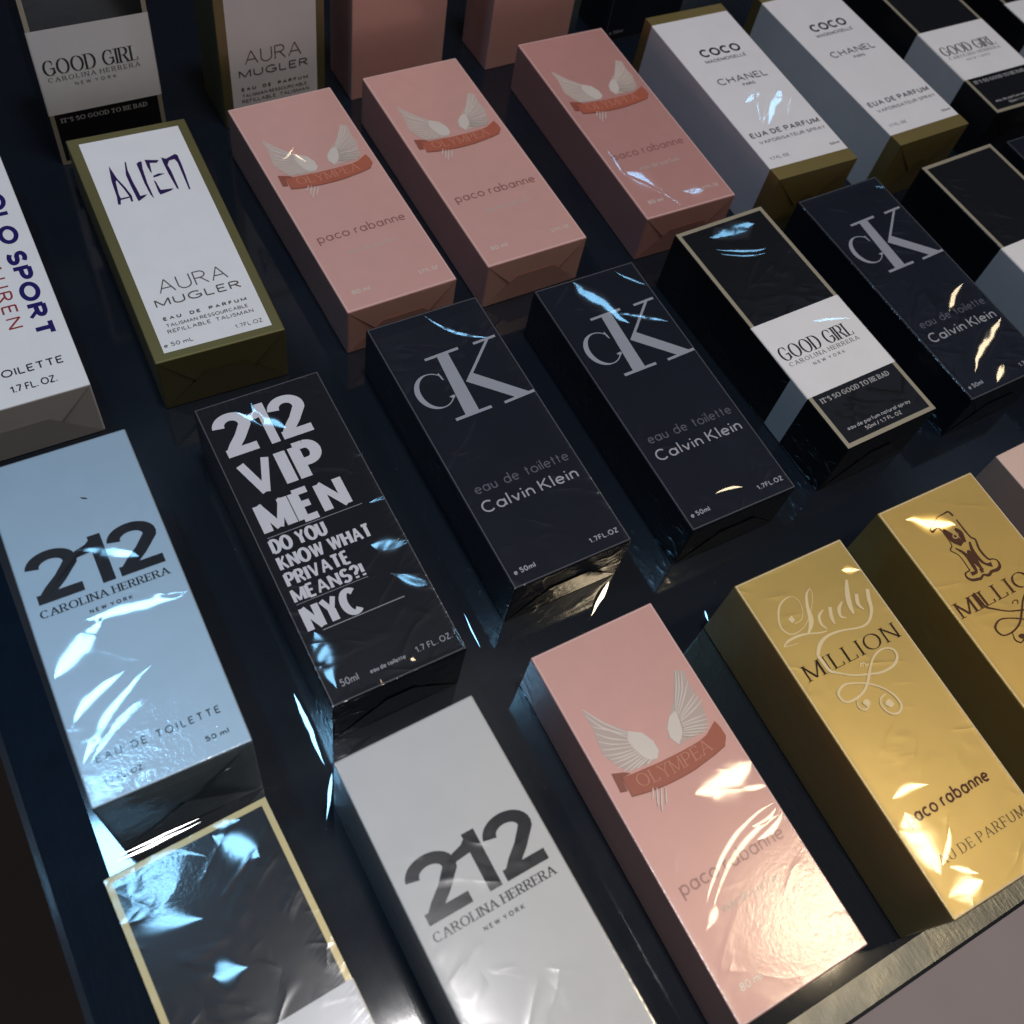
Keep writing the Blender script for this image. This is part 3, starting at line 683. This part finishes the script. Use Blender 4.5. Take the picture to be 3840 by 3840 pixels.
def d_pink(b, text=True, col=PINK, rough=.42, coat=1.0):
    cm = b.m('pink_pearl_board', col, rough=rough, metal=.12, coat=coat, mottle=.05, mscale=90)
    b.carton(cm); b.folds(cm)
    if not text: return
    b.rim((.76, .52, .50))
    pale = b.m('pale_foil', (.70, .62, .56), rough=.4, metal=.1, coat=coat)
    soft = b.m('soft_foil', (.57, .44, .39), rough=.4, coat=coat)
    red = b.m('copper_red', (.42, .115, .07), rough=.45, coat=coat)
    dk = b.m('copper_shade', (.30, .085, .055), rough=.45, coat=coat)
    lt = b.m('copper_light', (.60, .24, .16), rough=.45, coat=coat)
    p = b.print(.06)
    for q in WING_FILLS: p.fill(q)
    w = p.done('wing_emblem', soft, b.root)
    p = b.print(.13)
    for q in WING_SHOULDERS: p.fill(q)
    for q in FEATHERS: p.smooth(q, 4)
    p.done('feathers', pale, w)
    p = b.print(.28); p.fill(BANNER_TAIL); p.k += 1
    p.done('banner_tail', dk, b.root)
    p = b.print(.32); p.fill([(x, y + .5) for x, y in BANNER]); us = p.done('banner_shade', dk, b.root)
    p = b.print(.34); p.fill(BANNER); bn = p.done('banner', red, b.root)
    mid = 30.0
    p = b.print(.40); p.text('OLYMPEA', 13.0, 48.0, 67.2, 5.4, .10, .05, serif=True, warp=lambda x, y: (x, y - .0042 * (x - 31) ** 2 + .3)); p.done('banner_lettering', lt, bn)
    p = b.print(); p.text('paco rabanne', 5.8, 55.0, 108.2, 6.0, .12); p.done('brand_lettering', b.m('plum_ink', (.47, .24, .215) if b.key == 'p4' else (.30, .13, .12), rough=.5, spec=.08, coat=coat), b.root)
    p = b.print(); p.text('eau de parfum', 17.0, 44.0, 120.0, 3.6, .11); p.done('small_print', soft, b.root)
    p = b.print(); p.text('80 ml', 7.3, 17.0, 145.2, 2.8, .16); p.done('small_print', pale, b.root)
    p = b.print(); p.text('2.7 FL. OZ', 44, 55, 145.0, 2.4, .16); p.done('small_print', pale, b.root)

def d_coco(b):
    b.carton(b.m('white_board', (.76, .74, .765), rough=.6, coat=.5, coat_rough=.12))
    gm = b.m('gold_foil', (.36, .28, .105), rough=.45, metal=.72, coat=.8)
    b.sleeve('gold_band', gm, -.1, 7.4, True)
    b.sleeve('gold_band', gm, 139.0, 148.1, True)
    b.folds(gm)
    k = b.m('black_ink', (.02, .018, .02), rough=.5, spec=.08, coat=.4); g = b.m('grey_ink', (.13, .12, .14), rough=.5, spec=.08, coat=.4)
    p = b.print(); p.text('COCO', 15.3, 44.8, 43.6, 7.2, .20); p.done('title_lettering', k, b.root)
    p = b.print(); p.text('MADEMOISELLE', 14.5, 44.6, 49.0, 2.9, .16); p.done('small_print', g, b.root)
    p = b.print(); p.text('PARIS', 26, 35, 73.2, 2.4, .18); p.done('small_print', g, b.root)
    p = b.print(); p.text('CHANEL', 11.4, 47.6, 68.8, 5.6, .15); p.done('brand_lettering', g, b.root)
    p = b.print(); p.text('EUA DE PARFUM', 4.0, 54.3, 114.5, 4.2, .20, gap=.4); p.done('small_print', g, b.root)
    p = b.print(); p.text('VAPORISATEUR SPRAY', 6.2, 54.6, 120.2, 2.6, .15); p.done('small_print', g, b.root)
    p = b.print(); p.text('1.7 FL. OZ.', 4.7, 18.8, 133.0, 2.2, .17); p.done('small_print', g, b.root)
    p = b.print(); p.text('50ml', 47.9, 55.0, 133.7, 2.0, .2); p.done('small_print', g, b.root)

def d_gg(b):
    bm_ = b.m('black_board', (.0085, .009, .012), rough=.5, spec=.08, coat=1.0)
    b.carton(bm_); b.folds(bm_)
    fr = b.m('champagne_foil', (.42, .33, .15) if b.key == 'black' else (.44, .39, .29), rough=.42, metal=.35, coat=.8)
    p = b.print(.05); t = 2.6
    p.fill([(0.3, .3), (b.w - .3, .3), (b.w - .3, t), (.3, t)]); p.k = 0
    p.fill([(.3, b.l - t), (b.w - .3, b.l - t), (b.w - .3, b.l - .3), (.3, b.l - .3)]); p.k = 0
    p.fill([(.3, t), (t, t), (t, b.l - t), (.3, b.l - t)]); p.k = 0
    p.fill([(b.w - t, t), (b.w - .3, t), (b.w - .3, b.l - t), (b.w - t, b.l - t)])
    p.done('foil_frame', fr, b.root)
    b.sleeve('white_band', b.m('white_card', (.79, .775, .79), rough=.6, coat=.5, coat_rough=.12), 69.8, 118.3, False, .09)
    k = b.m('black_ink', (.02, .02, .022), rough=.5, spec=.08, coat=.4)
    p = b.print(.16); p.text('GOOD GIRL', 3.4, 51.0, 95.0, 8.6, .135, .035, serif=True, gap=.27, word=.45)
    p.done('title_lettering', k, b.root)
    p = b.print(.16); p.text('CAROLINA HERRERA', 4.6, 51.0, 98.8, 2.5, .16, .07, serif=True, gap=.5); p.done('brand_lettering', b.m('grey_ink', (.10, .10, .11), rough=.5, spec=.08, coat=.4), b.root)
    p = b.print(.16); p.text('NEW YORK', 17, 38, 102.8, 1.9, .16, gap=.8); p.done('brand_lettering', b.m('grey_ink', (.10, .10, .11), rough=.5, spec=.08, coat=.4), b.root)
    w_ = b.m('silver_ink', (.42, .41, .42), rough=.5, spec=.08, coat=.5)
    p = b.print(.08); p.text("IT'S SO GOOD TO BE BAD", 5.4, 50.8, 123.8, 2.8, .20, .10, serif=True, gap=.4); p.done('small_print', w_, b.root)
    p = b.print(.08); p.text('Eau de parfum natural spray'.replace('Eau', 'eau'), 7.4, 49.2, 142.1, 2.2, .17); p.done('small_print', w_, b.root)
    p = b.print(.08); p.text('50ml / 1.7 FL. OZ', 16.4, 40.4, 145.6, 2.2, .18); p.done('small_print', w_, b.root)

def d_ck(b):
    cm = b.m('navy_black_board', (.0085, .0105, .019), rough=.5, spec=.1, coat=1.0, mottle=.25, mscale=30)
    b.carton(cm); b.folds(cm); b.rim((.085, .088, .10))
    sv = b.m('silver_print', (.33, .345, .40), rough=.45, metal=.1, coat=1.0)
    p = b.print()
    p.fill([(24.6, 27.6), (30.6, 27.3), (29.2, 63.4), (22.0, 63.6)])                         # stem of the K
    p.fill([(18.4, 26.4), (36.6, 25.6), (36.5, 27.2), (18.3, 27.8)]); p.fill([(16.6, 63.0), (35.6, 62.6), (35.6, 64.1), (16.6, 64.6)])
    p.fill([(51.0, 27.0), (52.9, 27.0), (33.2, 45.6), (31.0, 45.8)])                          # thin arm
    p.fill([(44.6, 26.0), (57.0, 25.4), (57.0, 26.8), (44.6, 27.4)])
    p.fill([(31.0, 45.8), (35.4, 41.6), (56.6, 62.6), (48.6, 62.8)])                          # thick leg
    p.fill([(42.4, 63.0), (60.2 - 1.2, 62.0), (59.0, 63.6), (42.4, 64.4)])
    p.done('monogram', sv, b.root)
    p = b.print()
    pts = [(15.0 + 8.4 * math.cos(math.radians(a)), 45.3 - 10.0 * math.sin(math.radians(a))) for a in range(40, 326, 11)]
    p.stroke([(x, y, .55 + 2.2 * max(0, -(x - 15.0) / 8.4) ** 1.2) for x, y in pts])
    p.fill([(20.2, 36.8), (21.0, 36.4), (21.7, 41.2), (20.9, 40.6)]); p.fill([(19.6, 50.8), (22.4, 50.4), (22.6, 51.4), (21.2, 52.6)])
    p.done('monogram', sv, b.root)
    p = b.print(); p.text('eau de toilette', 6.8, 55.4, 103.8, 5.4, .11, word=.6); p.done('small_print', b.m('dim_print', (.10, .10, .125), rough=.5), b.root)
    p = b.print(); p.text('Calvin Klein', 5.7, 54.8, 113.9, 6.2, .13, word=.3); p.done('brand_lettering', b.m('grey_print', (.36, .36, .40), rough=.5), b.root)
    p = b.print(); p.text('e 50ml', 3.4, 14.0, 146.0, 2.6, .2); p.done('small_print', sv, b.root)
    p = b.print(); p.text('1.7FL.OZ', 41.6, 56.6, 146.0, 2.6, .2); p.done('small_print', sv, b.root)

def d_212(b):
    cm = b.m('silver_board', (.36, .47, .56) if b.key == 'b212' else (.50, .495, .49), rough=.55, metal=(.65 if b.key == 'b212' else .30), coat=1.0, coat_rough=.12, base_film=0)  # b212: tint of the blue lamp is mixed into the silver base colour
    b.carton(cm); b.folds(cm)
    k = b.m('black_ink', (.012, .012, .016), rough=.5, spec=.08, coat=1.0)
    p = b.print(); big_212(p, 4.6, 51.4, 64.0, 21.2, .205); p.done('title_lettering', k, b.root)
    if b.key == 'b212': b.print().fill([(30.6, 25.0), (31.6, 25.3), (32.6, 25.9), (33.2, 26.8), (32.4, 26.5), (31.2, 25.8)]).done('ink_speck', k, b.root)
    p = b.print(); p.text('CAROLINA HERRERA', 4.1, 51.1, 69.6, 3.2, .20, .07, serif=True, gap=.34)
    p.done('brand_lettering', k, b.root)
    for a in (('NEW YORK', 20.2, 35.8, 74.2, 1.7, .2, None, False, .7), ('EAU DE TOILETTE', 6.2, 49.5, 128.7, 2.9, .15, None, False, .55, None, False, .8), ('50 ml', 41.2, 49.6, 137, 2.0, .2), ('1.7 FL. OZ.', 6.2, 20, 137, 2.0, .18)):
        b.print().text(*a).done('small_print', k, b.root)

def big_212(p, x0, x1, yb, cap, t):
    """heavy sans 2 1 2"""
    adv = (x1 - x0) / 2.93
    tv = cap * .235; th = cap * .185
    def two(x, w):
        r = [(x + w * (.5 + .40 * math.cos(math.radians(a))), yb - cap * (.70 + .215 * math.sin(math.radians(a)))) for a in range(178, -26, -12)]
        r += [(x + w * .60, yb - cap * .40), (x + w * .34, yb - cap * .23), (x + w * .17, yb - cap * .085)]
        for q in ribbon(r, lambda i, dx, dy: math.hypot(tv * dy, th * dx), p.z): p.P(q)
        p.P([(x + w * .02, yb - th, p.z + .02), (x + w * .99, yb - th, p.z + .02), (x + w * .99, yb, p.z + .02), (x + w * .02, yb, p.z + .02)])
    w = adv * 1.06
    two(x0, w)
    xm = x0 + adv * 1.06
    p.P([(xm + adv * .40, yb - cap, p.z), (xm + adv * .70, yb - cap, p.z), (xm + adv * .70, yb, p.z), (xm + adv * .40, yb, p.z)])
    p.P([(xm + adv * .52, yb - cap, p.z + .012), (xm + adv * .55, yb - cap * .70, p.z + .012), (xm + adv * .03, yb - cap * .66, p.z + .012), (xm + adv * .03, yb - cap * .80, p.z + .012), (xm + adv * .30, yb - cap * .86, p.z + .012)])
    two(x1 - w, w)

def d_vip(b):
    cm = b.m('black_board', (.0085, .009, .013), rough=.5, spec=.08, coat=1.0)
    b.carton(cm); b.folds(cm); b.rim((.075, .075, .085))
    wm = b.m('white_print', (.62, .61, .66), rough=.5, coat=1.0)
    p = b.print(); big_212(p, 5.0, 44.4, 29.6, 22.4, .2); p.done('title_lettering', wm, b.root)
    p = b.print(); p.text('VIP', 5.4, 43.0, 53.2, 20.6, .25, .20, gap=.42); p.done('title_lettering', wm, b.root)
    p = b.print(); p.text('MEN', 4.8, 44.8, 71.6, 16.8, .27, .19, gap=.40); p.done('title_lettering', wm, b.root)
    p = b.print(); p.text('DO YOU', 4.7, 29.2, 80.6, 7.2, .23, .16, gap=.34, word=.45); p.done('slogan_lettering', wm, b.root)
    p = b.print(); p.text('KNOW WHAT', 4.6, 46.0, 88.9, 7.0, .23, .16, gap=.34, word=.45); p.done('slogan_lettering', wm, b.root)
    p = b.print(); p.text('PRIVATE', 4.4, 32.6, 96.9, 6.8, .23, .16, gap=.34); p.done('slogan_lettering', wm, b.root)
    p = b.print(); p.text('MEANS?!', 4.1, 35.6, 104.6, 6.7, .23, .16, gap=.34); p.done('slogan_lettering', wm, b.root)
    p = b.print(); p.text('NYC', 3.9, 29.0, 119.0, 12.6, .26, .18, gap=.4); p.done('title_lettering', wm, b.root)
    gm = b.m('grey_print', (.27, .26, .29), rough=.5)
    p = b.print(.07); p.rect(9.7, 119.3, 45.3, 119.75); p.done('rule', gm, b.root)
    p = b.print(.07); p.rect(5.3, 72.3, 47.8, 72.6); p.done('rule', gm, b.root)
    p = b.print(.07); p.rect(4.4, 105.1, 35.6, 105.35); p.done('rule', gm, b.root)
    p = b.print(.07); p.text('50ml', 6.6, 14.2, 144.6, 3.2, .16); p.done('small_print', gm, b.root)
    p = b.print(.07); p.text('eau de toilette', 19, 34.4, 144.4, 2.1, .24); p.done('small_print', gm, b.root)
    p = b.print(.07); p.text('1.7 FL. OZ.', 39, 55.2, 144.2, 2.8, .16); p.done('small_print', gm, b.root)

def d_mil(b, lady):
    cm = b.m('gold_board', (.52, .375, .125) if lady else (.66, .45, .13), rough=.42, metal=.58, base_film=1, coat=1.0, mottle=.05)
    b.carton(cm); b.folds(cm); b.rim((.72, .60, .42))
    if lady:
        pf = b.m('pale_foil', (.78, .62, .36), rough=.45, metal=.15)
        p = b.print()
        for q in LADY_STROKES: p.smooth(q)
        p.fill(SCRIPT_DOT); p.done('title_lettering', pf, b.root)
        p = b.print(.30)
        for q in SWIRL_STROKES: p.smooth(q)
        p.done('swirl_ornament', pf, b.root)
        ink = b.m('brown_ink', (.035, .018, .008), rough=.5, spec=.08)
        p = b.print(.26); p.text('MILLION', 5.2, 54.8, 50.0, 6.9, .13, .04, serif=True, gap=.34); p.done('title_lettering', ink, b.root)
    else:
        ink = b.m('brown_ink', (.085, .030, .012), rough=.5, spec=.08)
        p = b.print()
        for q in NUMERAL_STROKES: p.smooth(q)
        n_ = p.done('numeral_ornament', ink, b.root)
        p = b.print(.32); p.smooth(NUMERAL_RING, 3); p.done('ring', b.m('gold_line', (.62, .40, .16), rough=.5), n_)
        p = b.print(.30)
        for q in SWIRL_STROKES: p.smooth([(x + .7, y + 9.1, w_ * .75) for x, y, w_ in q])
        p.done('swirl_ornament', ink, b.root)
        p = b.print(.26); p.text('MILLION', 2.9, 56.0, 58.8, 7.4, .15, .05, serif=True, gap=.34); p.done('title_lettering', ink, b.root)
    p = b.print(); p.text('paco rabanne', 6.6, 50.0, 115.6, 5.8, .155); p.done('brand_lettering', b.m('red_brown_ink', (.10, .03, .015), rough=.5, spec=.08), b.root)
    p = b.print(); p.text('EAU DE PARFUM', 5.0, 54.0, 132.8, 3.9, .14, .05, serif=True, gap=.45); p.done('small_print', b.m('brown_print', (.13, .07, .02), rough=.5), b.root)

def d_polo(b):
    cm = b.m('white_board', (.76, .755, .775), rough=.55, coat=.6, coat_rough=.12)
    b.carton(cm)
    fm = b.m('grey_end', (.52, .50, .49), rough=.5, coat=.6); b.folds(fm)
    nv = b.m('navy_ink', (.018, .012, .115), rough=.5, spec=.08, coat=.4); rd = b.m('red_ink', (.28, .035, .035), rough=.5, spec=.08, coat=.4)
    p = b.print(); p.text('POLO SPORT', 22.0, 127.0, 0, 9.0, .27, .24, gap=.36, word=.32, vert=(55.8, 0)); p.done('title_lettering', nv, b.root)
    p = b.print(); p.text('RALPH LAUREN', 24.0, 118.6, 0, 6.8, .13, gap=.42, vert=(46.0, 0)); p.done('brand_lettering', rd, b.root)
    k = b.m('dark_ink', (.035, .03, .05), rough=.5, spec=.08, coat=.4)
    p = b.print(); p.text('EAU DE TOILETTE', 6.0, 63.3, 144.2, 4.3, .16, gap=.3, word=.5); p.done('small_print', k, b.root)
    p = b.print(); p.text('50ML', 12, 30, 153.4, 4.0, .17); p.done('small_print', k, b.root)
    p = b.print(); p.text('1.7 FL. OZ.', 38.3, 58.0, 153.4, 4.0, .15, gap=.22); p.done('small_print', k, b.root)

def make(kind, key, x, y, yaw, label, design, upright=False, **film):
    b = Box(kind, key, x, y, yaw, label, upright, **film)
    design(b); b.finish()
    return b

# middle row of the back half, left to right
make('polo', 'polo', -.0494, .4692, -1.10, 'white carton with navy block letters running down it, at the left edge', d_polo, wav=.03, hatch=.02)
make('alien', 'alien', .0526, .4615, -2.26, 'carton with olive gold border, white front label and purple hand-drawn title', d_alien, wav=.03, hatch=.02)
make('pink', 'p1', .1383, .4620, .64, 'pink winged carton lying just right of the olive-bordered carton', d_pink, wav=.10, hatch=.05)
make('pink', 'p2', .2189, .4639, .07, 'pink winged carton lying between two other pink cartons', d_pink, wav=.08, hatch=.05)
make('pink', 'p3', .3212, .4635, -1.08, 'pink winged carton with crumpled shiny wrap, lying next to the white gold-banded cartons', lambda b: d_pink(b, col=(.54, .275, .25)), wav=.14, hatch=.06)
make('coco', 'coco1', .4005, .4459, -1.34, 'white carton with gold bands and blue glare below its lettering, beside a pink carton', d_coco, wav=.04, hatch=.02)
make('coco', 'coco2', .4853, .4442, 1.01, 'white gold-banded carton without glare, beside a black carton with white band', d_coco, wav=.04, hatch=.02)
make('gg', 'ggr', .5812, .4537, -.47, 'black carton with white band and brown reflection, lying right of the white gold-banded cartons', d_gg, wav=.08, hatch=.04)
make('gg', 'ggfar', .669, .461, 0, 'black carton with white band cut off by the upper right corner', d_gg, wav=.08, hatch=.04)
# next row towards the viewer
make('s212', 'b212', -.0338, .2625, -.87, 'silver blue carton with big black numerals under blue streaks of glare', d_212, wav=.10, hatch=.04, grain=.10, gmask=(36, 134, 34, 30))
make('vip', 'vip', .0524, .2753, -.10, 'black carton with stacked bold white slogan and cyan glare spots', d_vip, wav=.12, hatch=.34)
make('ck', 'ck1', .1431, .2931, -.24, 'navy black carton with silver monogram, beside the black carton with white slogan', d_ck, wav=.16, hatch=.40)
make('ck', 'ck2', .2322, .2849, -.62, 'navy black carton with silver monogram crossed by a blue wedge of glare', d_ck, wav=.16, hatch=.34)
make('gg', 'gg', .3205, .2879, 1.16, 'black carton with foil frame and white band lying between two monogram cartons', d_gg, wav=.16, hatch=.12)
make('ck', 'ck3', .4091, .2886, .79, 'navy black monogram carton with brown curved reflections, at the right edge', d_ck, wav=.16, hatch=.34)
make('gg', 'gg2', .4951, .2809, 1.68, 'black foil-framed carton at the right edge with its white band just cut by the frame', d_gg, wav=.18, hatch=.08)
make('ck', 'ckfar', .575, .2847, 0, 'dark carton of which only one corner shows at the right edge', d_ck, wav=.10, hatch=.06)
# front row
make('gg', 'black', -.0421, .1020, 2.46, 'foil-framed black carton with swirling blue glare in the lower left corner', d_gg, wav=.06, hatch=.05, grain=.04, gmask=(22, 10, 24, 20))
make('s212', 'w212', .0414, .0991, 1.23, 'silver grey carton with big black numerals in the front row', d_212, wav=.06, hatch=.05)
make('pink', 'p4', .1341, .1119, -.03, 'large pink winged carton in the front row with white glare on its corner', d_pink, wav=.05, hatch=.06, grain=.06, gmask=(44, 136, 36, 34))
make('mil', 'lady', .2258, .0994, -1.00, 'gold carton with pale script title in the front row', lambda b: d_mil(b, True), wav=.055, hatch=.08)
make('mil', 'onem', .3099, .1014, -.84, 'gold carton with ornate brown numeral at the right edge', lambda b: d_mil(b, False), wav=.05, hatch=.08)
make('pink', 'peach', .4003, .1055, .91, 'pale peach carton of which only a corner shows right of the gold cartons', lambda b: d_pink(b, False, (.78, .56, .48)), wav=.05, hatch=.02)
# standing cartons at the back
make('gg', 'upgg', .0505, .484, -.5, 'standing black carton with white band in the upper left corner', d_gg, True, wav=.08, hatch=.03)
make('alien', 'upaura', .1435, .484, 0, 'standing brown-bordered carton with white label behind a pink carton', d_alien, True, wav=.05, hatch=.02)
make('pink', 'upp1', .2215, .484, 0, 'standing pink carton right of the standing white-labelled carton', lambda b: d_pink(b, False), True, wav=.06, hatch=.03)
make('pink', 'upp2', .3138, .484, 1.0, 'standing pink carton nearest the lying white gold-banded cartons', lambda b: d_pink(b, False), True, wav=.06, hatch=.03)
make('ck', 'upck', .4035, .484, 0, 'standing dark carton right of the standing pink cartons', d_ck, True, wav=.08, hatch=.06)
